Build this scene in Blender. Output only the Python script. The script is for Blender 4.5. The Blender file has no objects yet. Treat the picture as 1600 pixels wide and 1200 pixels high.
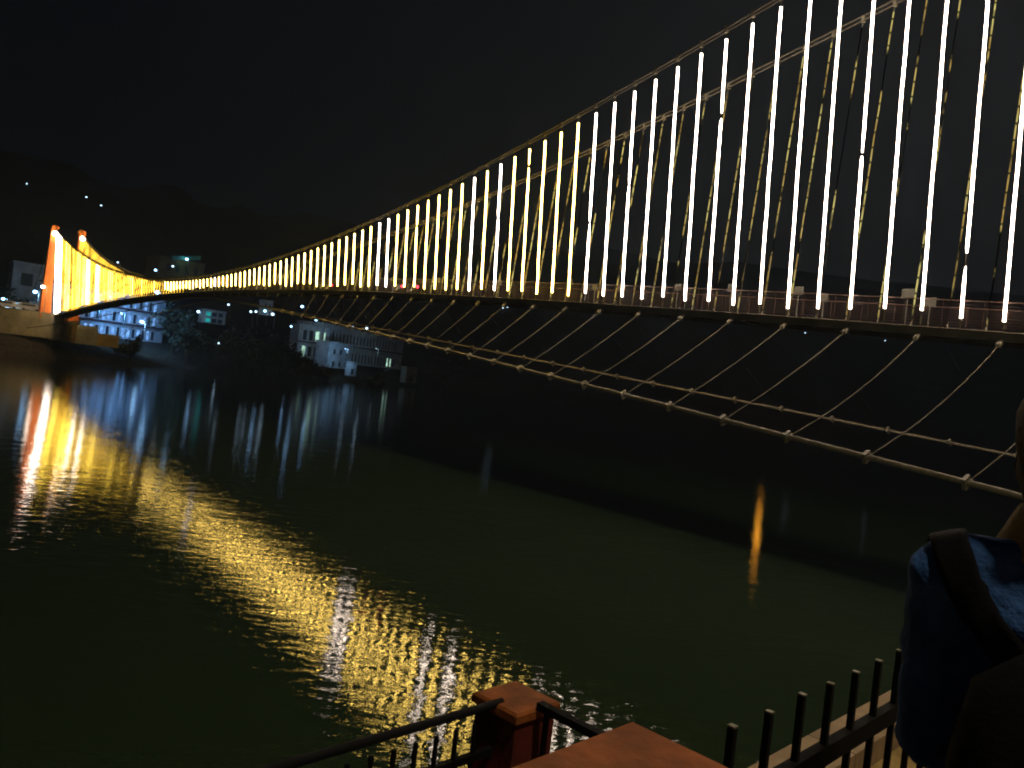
import bpy, bmesh, math, random
from mathutils import Vector, Matrix, noise
random.seed(7)
R = random.Random
scn = bpy.context.scene
COL = scn.collection

# ------------------------------------------------------------------ camera
HC = 6.787                       # camera height above the river (z = 0)
F_PX = 1222.54                   # focal length in pixels of a 1600 px wide frame
PITCH, ROLL = -0.00075, 0.11546
cd = bpy.data.cameras.new('camera'); cam = bpy.data.objects.new('camera', cd); COL.objects.link(cam)
cd.sensor_width = 36.0; cd.lens = F_PX / 1600 * 36.0
cd.clip_start = 0.05; cd.clip_end = 6000
cam.matrix_world = (Matrix.Translation((0, 0, HC)) @ Matrix.Rotation(math.pi / 2 + PITCH, 4, 'X')
                    @ Matrix.Rotation(ROLL, 4, 'Z'))
scn.camera = cam

# ------------------------------------------------------------------ world: moonless night sky over a lit town
w = bpy.data.worlds.new('World'); scn.world = w; w.use_nodes = True
nt = w.node_tree; nt.nodes.clear()
out = nt.nodes.new('ShaderNodeOutputWorld')
sky = nt.nodes.new('ShaderNodeTexSky'); sky.sky_type = 'NISHITA'; sky.sun_disc = False
sky.sun_elevation = math.radians(-6.0); sky.sun_rotation = math.radians(200.0)
bg1 = nt.nodes.new('ShaderNodeBackground'); nt.links.new(sky.outputs[0], bg1.inputs[0]); bg1.inputs[1].default_value = 0.05
bg2 = nt.nodes.new('ShaderNodeBackground'); bg2.inputs[1].default_value = 1.0
tc = nt.nodes.new('ShaderNodeTexCoord')
dot = nt.nodes.new('ShaderNodeVectorMath'); dot.operation = 'DOT_PRODUCT'
dot.inputs[1].default_value = Vector((0.55, 0.80, 0.16)).normalized()      # grey lift in the sky imitating lens glare of the lights
nt.links.new(tc.outputs['Generated'], dot.inputs[0])
rp = nt.nodes.new('ShaderNodeValToRGB'); nt.links.new(dot.outputs['Value'], rp.inputs[0])
cr = rp.color_ramp
cr.elements[0].position = 0.45; cr.elements[0].color = (0.0008, 0.0013, 0.0031, 1)
cr.elements[1].position = 1.0; cr.elements[1].color = (0.0090, 0.0088, 0.0084, 1)
e = cr.elements.new(0.80); e.color = (0.0034, 0.0035, 0.0042, 1)
nt.links.new(rp.outputs[0], bg2.inputs[0])
add = nt.nodes.new('ShaderNodeAddShader')
nt.links.new(bg1.outputs[0], add.inputs[0]); nt.links.new(bg2.outputs[0], add.inputs[1])
nt.links.new(add.outputs[0], out.inputs[0])

scn.view_settings.view_transform = 'Standard'; scn.view_settings.look = 'None'
scn.view_settings.exposure = 0.0; scn.view_settings.gamma = 1.0
cy = scn.cycles
cy.use_denoising = True
cy.max_bounces = 6; cy.diffuse_bounces = 2; cy.glossy_bounces = 3; cy.transmission_bounces = 2
cy.sample_clamp_indirect = 6.0; cy.sample_clamp_direct = 0.0
cy.use_light_tree = True
cy.blur_glossy = 0.0
cy.pixel_filter_type = 'BLACKMAN_HARRIS'; cy.filter_width = 2.0

def lamp(name, loc, power, color, radius=0.3):
    d = bpy.data.lights.new(name, 'POINT'); d.energy = power; d.color = color; d.shadow_soft_size = radius
    o = bpy.data.objects.new(name, d); COL.objects.link(o); o.location = loc
    return o
def flood(name, loc, aim, power, color, radius=0.3, cone=150):
    d = bpy.data.lights.new(name, 'SPOT'); d.energy = power; d.color = color; d.shadow_soft_size = radius
    d.spot_size = math.radians(cone); d.spot_blend = 0.6
    o = bpy.data.objects.new(name, d); COL.objects.link(o); o.location = loc
    o.rotation_euler = (Vector(aim) - Vector(loc)).to_track_quat('-Z', 'Y').to_euler()
    return o
# the tall promenade lamp on the near bank, behind the photographer
lamp('promenade_lamp', (4.5, -3.0, HC + 15.0), 4300, (1.0, 0.84, 0.55), 0.35)

# ------------------------------------------------------------------ helpers
def unit(v): return Vector(v).normalized()
class MB:
    def __init__(self): self.v = []; self.f = []
    def add(self, vs, fs):
        b = len(self.v); self.v += [tuple(x) for x in vs]; self.f += [tuple(b + i for i in f) for f in fs]; return self
    def box(self, c, s, ax=None):
        """box centred at c, full sizes s, axes ax (three unit vectors)"""
        c = Vector(c); X, Y, Z = ax or (Vector((1, 0, 0)), Vector((0, 1, 0)), Vector((0, 0, 1)))
        vs = [c + X * (s[0] / 2 * a) + Y * (s[1] / 2 * b) + Z * (s[2] / 2 * d)
              for a, b, d in ((-1,-1,-1),(1,-1,-1),(1,1,-1),(-1,1,-1),(-1,-1,1),(1,-1,1),(1,1,1),(-1,1,1))]
        return self.add(vs, [(0,3,2,1),(4,5,6,7),(0,1,5,4),(1,2,6,5),(2,3,7,6),(3,0,4,7)])
    def loft(self, rings, cap=True):
        n = len(rings[0]); vs = [p for r in rings for p in r]; fs = []
        for k in range(len(rings) - 1):
            for j in range(n):
                a = k * n + j; b = k * n + (j + 1) % n
                fs.append((a, b, b + n, a + n))
        if cap: fs.append(tuple(range(n))[::-1]); fs.append(tuple((len(rings) - 1) * n + j for j in range(n)))
        return self.add(vs, fs)
    def tube(self, pts, r, n=6, cap=True):
        pts = [Vector(p) for p in pts]; rings = []
        rr = r if isinstance(r, (list, tuple)) else [r] * len(pts)
        for k, p in enumerate(pts):
            t = (pts[min(k + 1, len(pts) - 1)] - pts[max(k - 1, 0)]).normalized()
            u = t.cross(Vector((0.31, 0.2, 0.93)))
            if u.length < 1e-3: u = t.cross(Vector((1, 0, 0)))
            if abs(t.z) > 0.8: u = t.cross(Vector((0, 1, 0)))
            u.normalize(); q = t.cross(u)
            rings.append([p + (u * math.cos(a) + q * math.sin(a)) * rr[k] for a in [2 * math.pi * j / n for j in range(n)]])
        return self.loft(rings, cap)
    def sphere(self, c, r, nu=12, nv=8, s=(1, 1, 1)):
        c = Vector(c); rings = []
        for k in range(nv + 1):
            a = math.pi * (k / nv); rad = max(math.sin(a), 0.02)
            rings.append([c + Vector((r * s[0] * rad * math.cos(2*math.pi*j/nu), r * s[1] * rad * math.sin(2*math.pi*j/nu), -r * s[2] * math.cos(a))) for j in range(nu)])
        return self.loft(rings)
    def mesh(self, name, mat=None, smooth=False):
        m = bpy.data.meshes.new(name); m.from_pydata([tuple(v) for v in self.v], [], self.f); m.update()
        if mat: m.materials.append(mat)
        if smooth:
            for p in m.polygons: p.use_smooth = True
        return m
    def build(self, name, mat, parent=None, smooth=False):
        return link(name, self.mesh(name, mat, smooth), parent)
def link(name, mesh, parent=None, loc=None):
    o = bpy.data.objects.new(name, mesh); COL.objects.link(o)
    if parent:
        o.parent = parent
        if parent.matrix_basis.translation.length or True:
            o.matrix_parent_inverse = world_of(parent).inverted()
    if loc is not None: o.location = loc
    return o
def world_of(o):
    m = Matrix.LocRotScale(o.location, o.rotation_euler, o.scale)
    return world_of(o.parent) @ o.matrix_parent_inverse @ m if o.parent else m
def tag(o, label, cat, group=None):
    o['label'] = label; o['category'] = cat
    if group: o['group'] = group
    return o
def thing(name, label, cat, loc=(0, 0, 0), rz=0, group=None):
    o = bpy.data.objects.new(name, None); COL.objects.link(o); o.empty_display_size = 0.2
    o.location = loc; o.rotation_euler = (0, 0, rz)
    return tag(o, label, cat, group)
def copy_tree(o, parent=None):
    c = o.copy(); COL.objects.link(c)
    if parent: c.parent = parent
    for ch in [x for x in bpy.data.objects if x.parent == o]: copy_tree(ch, c)
    return c

def at(px, py, Y):
    """world point seen at photo pixel (px, py), Y metres into the scene"""
    c, s = math.cos(ROLL), math.sin(ROLL)
    U, V = px - 800, py - 600
    u = U * c + V * s; v = -U * s + V * c
    X = u / F_PX; Z = -v / F_PX
    cp, sp = math.cos(PITCH), math.sin(PITCH)
    d = Vector((X, cp - Z * sp, sp + Z * cp))
    return Vector((0, 0, HC)) + d * (Y / d.y)

# ------------------------------------------------------------------ materials
def mat(name, col, rough=0.7, metal=0.0, var=0.25, scale=3.0, bump=0.0, col2=None, bscale=None, spec=0.4, detail=6):
    m = bpy.data.materials.new(name); m.use_nodes = True; t = m.node_tree; b = t.nodes['Principled BSDF']
    b.inputs['Roughness'].default_value = rough; b.inputs['Metallic'].default_value = metal
    b.inputs['Specular IOR Level'].default_value = spec
    tcn = t.nodes.new('ShaderNodeTexCoord')
    n = t.nodes.new('ShaderNodeTexNoise'); n.inputs['Scale'].default_value = scale; n.inputs['Detail'].default_value = detail
    n.inputs['Roughness'].default_value = 0.62
    t.links.new(tcn.outputs['Object'], n.inputs['Vector'])
    r = t.nodes.new('ShaderNodeValToRGB'); t.links.new(n.outputs['Fac'], r.inputs[0])
    r.color_ramp.elements[0].position = 0.34; r.color_ramp.elements[1].position = 0.68
    c2 = col2 or tuple(min(1, x * (1 + var)) for x in col)
    c1 = tuple(x * (1 - var) for x in col)
    r.color_ramp.elements[0].color = (*c1, 1); r.color_ramp.elements[1].color = (*c2, 1)
    t.links.new(r.outputs[0], b.inputs['Base Color'])
    if bump:
        n2 = t.nodes.new('ShaderNodeTexNoise'); n2.inputs['Scale'].default_value = bscale or scale * 6; n2.inputs['Detail'].default_value = 5
        t.links.new(tcn.outputs['Object'], n2.inputs['Vector'])
        bp = t.nodes.new('ShaderNodeBump'); bp.inputs['Strength'].default_value = 0.6; bp.inputs['Distance'].default_value = bump
        t.links.new(n2.outputs['Fac'], bp.inputs['Height']); t.links.new(bp.outputs[0], b.inputs['Normal'])
    return m
def emit(name, col, strength, var=0.0, scale=0.7, col2=None):
    m = bpy.data.materials.new(name); m.use_nodes = True; t = m.node_tree; t.nodes.clear()
    o = t.nodes.new('ShaderNodeOutputMaterial'); e = t.nodes.new('ShaderNodeEmission')
    e.inputs[0].default_value = (*col, 1); e.inputs[1].default_value = strength
    if var:
        tcn = t.nodes.new('ShaderNodeTexCoord'); n = t.nodes.new('ShaderNodeTexNoise'); n.inputs['Scale'].default_value = scale
        n.inputs['Detail'].default_value = 2
        t.links.new(tcn.outputs['Object'], n.inputs['Vector'])
        mr = t.nodes.new('ShaderNodeMapRange'); mr.inputs[1].default_value = 0.3; mr.inputs[2].default_value = 0.7
        mr.inputs[3].default_value = strength * (1 - var); mr.inputs[4].default_value = strength * (1 + var)
        t.links.new(n.outputs['Fac'], mr.inputs[0]); t.links.new(mr.outputs[0], e.inputs[1])
        if col2:
            mx = t.nodes.new('ShaderNodeMix'); mx.data_type = 'RGBA'
            mx.inputs[6].default_value = (*col, 1); mx.inputs[7].default_value = (*col2, 1)
            m2 = t.nodes.new('ShaderNodeMapRange'); m2.inputs[1].default_value = 0.40; m2.inputs[2].default_value = 0.62
            t.links.new(n.outputs['Fac'], m2.inputs[0]); t.links.new(m2.outputs[0], mx.inputs[0]); t.links.new(mx.outputs[2], e.inputs[0])
    t.links.new(e.outputs[0], o.inputs[0]); return m

M = {}
M['steel'] = mat('galvanised_steel', (0.24, 0.22, 0.16), 0.5, 0.3, 0.3, 2.0)
M['cable'] = mat('stranded_cable', (0.24, 0.21, 0.14), 0.6, 0.1, 0.25, 5.0, 0.004, bscale=60)
M['main_cable'] = mat('dull_stranded_cable', (0.095, 0.085, 0.06), 0.75, 0.1, 0.25, 5.0, 0.004, bscale=60)
M['deck'] = mat('weathered_deck_steel', (0.10, 0.09, 0.06), 0.65, 0.2, 0.35, 1.2)
M['rail'] = mat('orange_brown_railing_paint', (0.055, 0.026, 0.015), 0.75, 0.0, 0.2, 2.0)
M['plate'] = mat('pale_metal_plate', (0.085, 0.08, 0.06), 0.6, 0.1, 0.2, 6.0)
M['tower'] = mat('orange_tower_paint', (0.62, 0.16, 0.012), 0.6, 0.0, 0.15, 0.5)
M['led_bright'] = emit('warm_led_tube', (1.0, 0.655, 0.135), 25, 0.25, 0.5)
M['led_white'] = emit('white_led_tube', (1.0, 0.80, 0.64), 22, 0.2, 0.5)
M['led_yellow'] = emit('yellow_led_tube', (1.0, 0.66, 0.08), 18, 0.6, 0.25)
M['led_gold'] = emit('golden_led_tube', (1.0, 0.58, 0.05), 5.0, 0.7, 0.25)
M['led_faint'] = emit('faint_yellow_led_tube', (1.0, 0.66, 0.16), 0.52, 0.7, 0.6, (0.80, 0.70, 0.22))
M['led_dim'] = emit('dimmed_far_led_tube', (1.0, 0.58, 0.08), 0.78, 0.6, 0.6, (0.85, 0.72, 0.20))  # emission lowered to imitate far strips facing away
def broken_led(m):
    # lit dashes between dark ties, and whole dead lengths
    t = m.node_tree; e = [n for n in t.nodes if n.type == 'EMISSION'][0]; src = e.inputs[1].links[0].from_socket
    tcn = t.nodes.new('ShaderNodeTexCoord'); sp = t.nodes.new('ShaderNodeSeparateXYZ'); t.links.new(tcn.outputs['Object'], sp.inputs[0])
    n = t.nodes.new('ShaderNodeTexNoise'); n.inputs['Scale'].default_value = 0.42; n.inputs['Detail'].default_value = 3; t.links.new(tcn.outputs['Object'], n.inputs['Vector'])
    th = t.nodes.new('ShaderNodeMapRange'); th.inputs[1].default_value = 0.44; th.inputs[2].default_value = 0.50; t.links.new(n.outputs['Fac'], th.inputs[0])
    mu = t.nodes.new('ShaderNodeMath'); mu.operation = 'MULTIPLY'; mu.inputs[1].default_value = 1.35; t.links.new(sp.outputs[2], mu.inputs[0])
    ad = t.nodes.new('ShaderNodeMath'); ad.operation = 'MULTIPLY_ADD'; ad.inputs[1].default_value = 0.9; t.links.new(n.outputs['Fac'], ad.inputs[0]); t.links.new(mu.outputs[0], ad.inputs[2])
    fr = t.nodes.new('ShaderNodeMath'); fr.operation = 'FRACT'; t.links.new(ad.outputs[0], fr.inputs[0])
    gt = t.nodes.new('ShaderNodeMath'); gt.operation = 'GREATER_THAN'; gt.inputs[1].default_value = 0.13; t.links.new(fr.outputs[0], gt.inputs[0])
    a = t.nodes.new('ShaderNodeMath'); a.operation = 'MULTIPLY'; t.links.new(th.outputs[0], a.inputs[0]); t.links.new(gt.outputs[0], a.inputs[1])
    b = t.nodes.new('ShaderNodeMath'); b.operation = 'MULTIPLY'; t.links.new(a.outputs[0], b.inputs[0]); t.links.new(src, b.inputs[1])
    t.links.new(b.outputs[0], e.inputs[1])
broken_led(M['led_dim']); broken_led(M['led_faint'])
M['red_lamp'] = emit('red_tail_lamp', (1.0, 0.03, 0.05), 9)
M['concrete'] = mat('embankment_concrete', (0.50, 0.44, 0.30), 0.85, 0, 0.45, 0.25, 0.03, bscale=2)
M['plaster_tan'] = mat('tan_plaster', (0.60, 0.44, 0.20), 0.85, 0, 0.3, 0.3, 0.02, bscale=2)
M['plaster_grey'] = mat('grey_plaster', (0.46, 0.45, 0.42), 0.85, 0, 0.3, 0.3)
M['white_wall'] = mat('white_washed_wall', (0.66, 0.68, 0.70), 0.8, 0, 0.25, 0.35)
M['roof_red'] = mat('maroon_roof_band', (0.10, 0.045, 0.05), 0.8, 0, 0.3, 0.5)
M['dark_glass'] = mat('dark_window_glass', (0.02, 0.025, 0.03), 0.5, 0, 0.2, 1.0, spec=0.6)
M['brown_wall'] = mat('brown_stucco', (0.20, 0.14, 0.07), 0.85, 0, 0.3, 0.3)
M['rock'] = mat('bank_stone', (0.28, 0.25, 0.21), 0.9, 0, 0.4, 0.8, 0.08, bscale=2.5)
M['bark'] = mat('bark', (0.06, 0.045, 0.03), 0.9, 0, 0.3, 4)
M['leaf'] = mat('dark_leaf', (0.045, 0.06, 0.03), 0.7, 0, 0.4, 1.5)
M['pole'] = mat('lamp_pole_steel', (0.20, 0.20, 0.20), 0.5, 0.4, 0.2, 2.0)
M['lamp_blue'] = emit('cool_lamp', (0.30, 0.60, 1.0), 11)
M['lamp_white'] = emit('white_lamp', (1.0, 0.86, 0.70), 40)
M['lamp_orange'] = emit('sodium_lamp', (1.0, 0.40, 0.03), 34)
M['lamp_small'] = emit('small_cool_lamp', (0.50, 0.76, 1.0), 5)
M['teal_light'] = emit('teal_lit_panel', (0.02, 0.42, 0.42), 0.8, 0.3, 1.0)
M['room_light'] = emit('pale_green_lit_room', (0.50, 0.85, 0.66), 0.9, 0.6, 0.5)
M['blue_glow'] = emit('blue_front_glow', (0.20, 0.45, 1.0), 1.0, 0.6, 0.8)  # pane emission added to imitate the blue light on the hall front
M['iron'] = mat('black_iron_paint', (0.006, 0.006, 0.007), 0.85, 0.0, 0.3, 8, 0.001, spec=0.12)
M['orange_paint'] = mat('orange_brown_masonry_paint', (0.235, 0.066, 0.012), 0.85, 0, 0.45, 7, 0.007, bscale=34)
M['maroon_paint'] = mat('maroon_masonry_paint', (0.095, 0.010, 0.006), 0.8, 0, 0.45, 5, 0.006, bscale=30)
M['coping'] = mat('pinkish_coping_stone', (0.36, 0.25, 0.15), 0.85, 0, 0.25, 4, 0.006, bscale=30)
M['earth'] = mat('rough_sandy_ground', (0.32, 0.22, 0.08), 0.95, 0, 0.6, 3.5, 0.02, bscale=14)
M['blue_fleece'] = mat('blue_fleece', (0.040, 0.105, 0.32), 0.95, 0, 0.35, 14, 0.012, bscale=55, spec=0.1)
M['black_cloth'] = mat('black_cloth', (0.0045, 0.0045, 0.007), 0.95, 0, 0.3, 20, 0.003, spec=0.15)
M['hair'] = mat('black_hair', (0.007, 0.006, 0.006), 0.75, 0, 0.3, 30, 0.006, bscale=110, spec=0.15)
M['beige_cloth'] = mat('beige_wool', (0.26, 0.20, 0.11), 0.95, 0, 0.25, 25, 0.004, spec=0.1)
M['skin'] = mat('skin', (0.30, 0.16, 0.10), 0.55, 0, 0.1, 12)
M['scooter'] = mat('dark_scooter_paint', (0.05, 0.05, 0.07), 0.35, 0.1, 0.2, 4)
M['rubber'] = mat('tyre_rubber', (0.015, 0.015, 0.015), 0.8, 0, 0.2, 6)
M['tarp'] = mat('pale_blue_tarpaulin', (0.45, 0.55, 0.60), 0.7, 0, 0.35, 1.2)
M['van'] = mat('white_vehicle_paint', (0.70, 0.72, 0.75), 0.3, 0, 0.1, 2)

# river
def water_mat():
    m = bpy.data.materials.new('river_water'); m.use_nodes = True; t = m.node_tree; b = t.nodes['Principled BSDF']
    b.inputs['Base Color'].default_value = (0.024, 0.043, 0.018, 1)
    b.inputs['Roughness'].default_value = 0.02; b.inputs['IOR'].default_value = 1.333
    g = t.nodes.new('ShaderNodeNewGeometry')
    def layer(scale, stretch, detail, rot, dist_amp, rough=0.5):
        mp = t.nodes.new('ShaderNodeMapping'); mp.inputs['Rotation'].default_value = (0, 0, rot)
        mp.inputs['Scale'].default_value = (scale * stretch, scale, scale)
        t.links.new(g.outputs['Position'], mp.inputs['Vector'])
        n = t.nodes.new('ShaderNodeTexNoise'); n.inputs['Scale'].default_value = 1.0; n.inputs['Detail'].default_value = detail
        n.inputs['Roughness'].default_value = rough; n.inputs['Distortion'].default_value = 0.4
        t.links.new(mp.outputs[0], n.inputs['Vector'])
        ml = t.nodes.new('ShaderNodeMath'); ml.operation = 'MULTIPLY'; ml.inputs[1].default_value = dist_amp
        t.links.new(n.outputs['Fac'], ml.inputs[0]); return ml
    a = layer(3.2, 0.5, 4, 0.15, 0.0074, 0.6)
    c0 = layer(0.45, 0.6, 2, -0.3, 0.010)
    c1 = layer(1.35, 0.60, 2, 0.05, 0.0088)
    c = t.nodes.new('ShaderNodeMath'); c.operation = 'ADD'; t.links.new(c0.outputs[0], c.inputs[0]); t.links.new(c1.outputs[0], c.inputs[1])
    s = t.nodes.new('ShaderNodeMath'); s.operation = 'ADD'
    t.links.new(a.outputs[0], s.inputs[0]); t.links.new(c.outputs[0], s.inputs[1])
    bp = t.nodes.new('ShaderNodeBump'); bp.inputs['Strength'].default_value = 1.0; bp.inputs['Distance'].default_value = 1.0
    t.links.new(s.outputs[0], bp.inputs['Height']); t.links.new(bp.outputs[0], b.inputs['Normal'])
    return m
M['water'] = water_mat()
o = MB().add([(-1500, -200, 0), (2500, -200, 0), (2500, 2500, 0), (-1500, 2500, 0)], [(0, 1, 2, 3)]).build('river', M['water']); o['kind'] = 'structure'

# ------------------------------------------------------------------ far bank terrain
SHORE = [at(px, py, 1) for px, py in ((-420, 497), (-150, 535), (0, 553), (100, 561), (200, 568), (350, 580), (500, 591), (650, 604), (800, 622), (1000, 645), (1300, 680), (1700, 728))]
def on_water(d):
    d = d - Vector((0, 0, HC)); k = -HC / d.z; return Vector((0, 0, HC)) + d * k
SHORE = [on_water(p) for p in SHORE]
SHORE.append(SHORE[-1] + Vector((700, -150, 0)))
SHORE.insert(0, SHORE[0] + Vector((-250, -250, 0)))
PROF = ((-40, -6), (0, -0.3), (3, 0.7), (10, 3.0), (17, 5.0), (24, 6.4), (70, 8.5), (110, 17), (200, 50), (350, 105), (520, 150), (800, 210), (1400, 260))
def prof(s):
    for (a, za), (b, zb) in zip(PROF, PROF[1:]):
        if s <= b: return za + (zb - za) * max(0, (s - a) / (b - a))
    return PROF[-1][1]
def inland(x, y):
    """signed distance from the far waterline, positive on land, using the local shore direction"""
    best = 1e9; sg = 1
    for a, b in zip(SHORE, SHORE[1:]):
        abx, aby = b.x - a.x, b.y - a.y; L = abx * abx + aby * aby
        t = max(0, min(1, ((x - a.x) * abx + (y - a.y) * aby) / L))
        dx, dy = x - a.x - abx * t, y - a.y - aby * t; d = math.hypot(dx, dy)
        if d < best: best = d; sg = 1 if abx * dy - aby * dx > 0 else -1
    return best * sg
def ground_z(x, y):
    s = inland(x, y); z = prof(s)
    if s > 0:
        z += noise.noise((x * .012, y * .012, 0)) * min(22, max(0, (s - 70) * .15)) + noise.noise((x * .09, y * .09, 3)) * min(.8, s * .08) + noise.noise((x * .33, y * .33, 7)) * min(.55, s * .12)
    return z
tb = MB(); NU, NV = 420, 46
pts = []
acc = [0]
for a, b in zip(SHORE, SHORE[1:]): acc.append(acc[-1] + (b - a).length)
def shore_at(t):
    d = t * acc[-1]
    for k in range(len(SHORE) - 1):
        if d <= acc[k + 1] + 1e-6:
            q = (d - acc[k]) / (acc[k + 1] - acc[k]); return SHORE[k].lerp(SHORE[k + 1], q)
S_ = [-25, -8, -2, 0, 1.5, 3, 5, 7, 10, 13, 17, 20, 24, 30, 40, 55, 70, 85, 100, 120, 145, 170, 200, 240, 290, 350, 420, 520, 650, 800, 1000, 1300]
INL = unit((-0.45, 0.9, 0))
for i in range(NU + 1):
    p = shore_at(i / NU * 0.9999)
    for s in S_:
        q = p + INL * s; tb.v.append((q.x, q.y, ground_z(q.x, q.y)))
n = len(S_)
for i in range(NU):
    for j in range(n - 1):
        tb.f.append((i * n + j, (i + 1) * n + j, (i + 1) * n + j + 1, i * n + j + 1))
M['bank'] = mat('dark_bank_earth', (0.055, 0.040, 0.022), 0.95, 0, 0.75, 0.8, 0.35, bscale=0.9)
o = tb.build('far_bank', M['bank'], smooth=True); o['kind'] = 'structure'
def ray_ground(px, py, y0=150, y1=1500):
    """where the sight line through a photo pixel meets the far bank"""
    y = y0
    while y < y1:
        p = at(px, py, y)
        if p.z < ground_z(p.x, p.y): return p
        y += 2
    return at(px, py, y1)

# ------------------------------------------------------------------ suspension bridge
S = 1.575; TH = 2.2513255; IM = 65.995; ITOW = 139.08; WD = 1.6823 * S
D = Vector((math.cos(TH), math.sin(TH), 0)); N = Vector((-D.y, D.x, 0)); Z = Vector((0, 0, 1))
A0 = Vector((11.91156 * S, 19.35942 * S, 0))
def zd(i): t = i - IM; return HC + S * (5.246665 - 0.000559837 * t * t + 1.048e-8 * t ** 4)
def zc(i): t = i - IM; return HC + S * (6.1532 + 0.00192529 * t * t)
def off(i): t = i - IM; return S * (0.091 + 0.00017728 * t * t)
def bp(i, side, lat, z):
    """side +1: upstream plane nearest the camera, -1: the other; lat = metres outward from the deck edge"""
    l = lat if side > 0 else -WD - lat
    p = A0 + D * (i * S) + N * l; p.z = z; return p
bridge = thing('suspension_bridge', 'long steel suspension footbridge with glowing light strips on its hangers, crossing the river', 'bridge', tuple(bp(139, 1, -WD / 2, 10.5)))
IA, IB = -7.0, 139.0
# main cables: three strands a side
for side in (1, -1):
    for dx, dz in ((0.0, 0.0), (0.13, 0.10), (-0.04, 0.22)):
        b = MB(); b.tube([bp(i, side, off(i) + dx, zc(i) + dz) for i in [IA + k * (ITOW - IA) / 90 for k in range(91)]], 0.052, 6)
        top = bp(ITOW, side, off(ITOW) + dx, zc(ITOW) + dz)
        b.tube([top, bp(ITOW + 17, side, off(ITOW) + 1.2 + dx, 9.5)], 0.052, 6)        # backstay to its anchorage
        b.build('main_cable', M['main_cable'], bridge, True)
# hangers
near_gap = {1: (0.85, 0.88), 9: (0.28, 0.30), 4: (0.56, 0.57), 19: (0.11, 0.13), 15: (0.6, 0.61), 21: (0.42, 0.43), 28: (0.24, 0.26), 13: (0.45, 0.455)}
WHITE = {21, 23, 31, 32, 60, 133, 134, 135, 136, 137, 138, 113, 112, 107, 106}
def strip_pts(i, side, rng):
    zb, zt = zd(i), zc(i) - 0.40
    n = max(4, min(12, int((zt - zb) / 1.1)))
    if i > 60: n = 4
    P = []
    amp = 0.013 if side > 0 else 0.012
    zb2 = zb + (rng.uniform(-.18, .12) if side > 0 else 0)
    for k in range(n + 1):
        q = k / n; z = zb2 + (zt - zb2) * q
        l = off(i) * ((z - zb) / (zc(i) - zb))
        j = 0 if k in (0, n) else 1
        P.append(bp(i, side, l, z) + D * rng.uniform(-amp, amp) * j + N * rng.uniform(-amp, amp) * j)
    return P
def rod(b, i, side):
    b.tube([bp(i, side, 0, zd(i) - 0.62), bp(i, side, off(i), zc(i))], 0.016, 5)
    c = bp(i, side, off(i) + .04, zc(i) + .09); b.box(c, (0.16, 0.20, 0.36), (D, N, Z))                # cable clamp
    b.box(bp(i, side, 0, zd(i) - 0.30), (0.07, 0.07, 0.34), (D, N, Z))                                  # turnbuckle
def sub(P, a, b_):
    """part of a polyline between fractions a and b"""
    n = len(P) - 1; f = lambda q: P[min(int(q * n), n - 1)].lerp(P[min(int(q * n), n - 1) + 1], q * n - min(int(q * n), n - 1))
    mid = [P[k] for k in range(n + 1) if a * n + .02 < k < b_ * n - .02]
    return [f(a)] + mid + [f(b_)]
def strip(b, i, side, rng):
    P = strip_pts(i, side, rng)
    if side > 0:
        r = 0.060 if i < 76 else (0.050 if i in WHITE else R(i * 17).uniform(.020, .05))
        if i in WHITE: r *= 1.08
        g = near_gap.get(i)
        if not g: b.tube(P, r, 6); return
        lo, hi = 1 - g[1], 1 - g[0]
        n0 = len(b.f); b.tube(sub(P, 0, lo), r, 6, cap=False); n1 = len(b.f)
        # the dark joint sleeve between two tube lengths
        Q = sub(P, 0, lo)[-1:] + sub(P, hi, 1)
        b.v = b.v[:0]; b.f = b.f[:0]
        full = sub(P, 0, lo) + sub(P, hi, 1); k = len(sub(P, 0, lo))
        b.tube(full, [r * (.55 if j in (k - 1, k) else 1) for j in range(len(full))], 6)
        b.dark = set(range((k - 1) * 6, k * 6))
    else:
        b.tube(P, 0.036 if i > 74 else 0.034, 5)
def mat_for(i, side):
    if i in WHITE and side > 0: return M['led_white']
    if side > 0: return M['led_white'] if i < 16 else M['led_bright'] if i < 76 else M['led_yellow' if R(i * 31).random() < .6 else 'led_gold']
    return M['led_faint'] if i < 15 else M['led_dim'] if i <= 74 else M['led_gold']
individual = [(i, 1) for i in range(-6, 64)] + [(i, -1) for i in range(-4, 26)]
rest = {}
for i in range(-6, 139):
    for side in (1, -1):
        rng = R(i * 7 + side)
        if (i, side) in individual:
            b = MB(); rod(b, i, side); h = b.build('hanger', M['steel'], bridge)
            s = MB(); strip(s, i, side, rng)
            so = s.build('light_strip', mat_for(i, side), h, True)
            if getattr(s, 'dark', None):
                so.data.materials.append(M['iron'])
                for k in s.dark: so.data.polygons[k].material_index = 1
        else:
            rest.setdefault('rod', MB()); rod(rest['rod'], i, side)
            m = mat_for(i, side); rest.setdefault(m.name, MB()); strip(rest[m.name], i, side, rng)
h = rest.pop('rod').build('hanger', M['steel'], bridge); h['kind'] = 'stuff'
for k, b in rest.items():
    s = b.build('light_strip', bpy.data.materials[k], h, True); s['kind'] = 'stuff'
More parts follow.
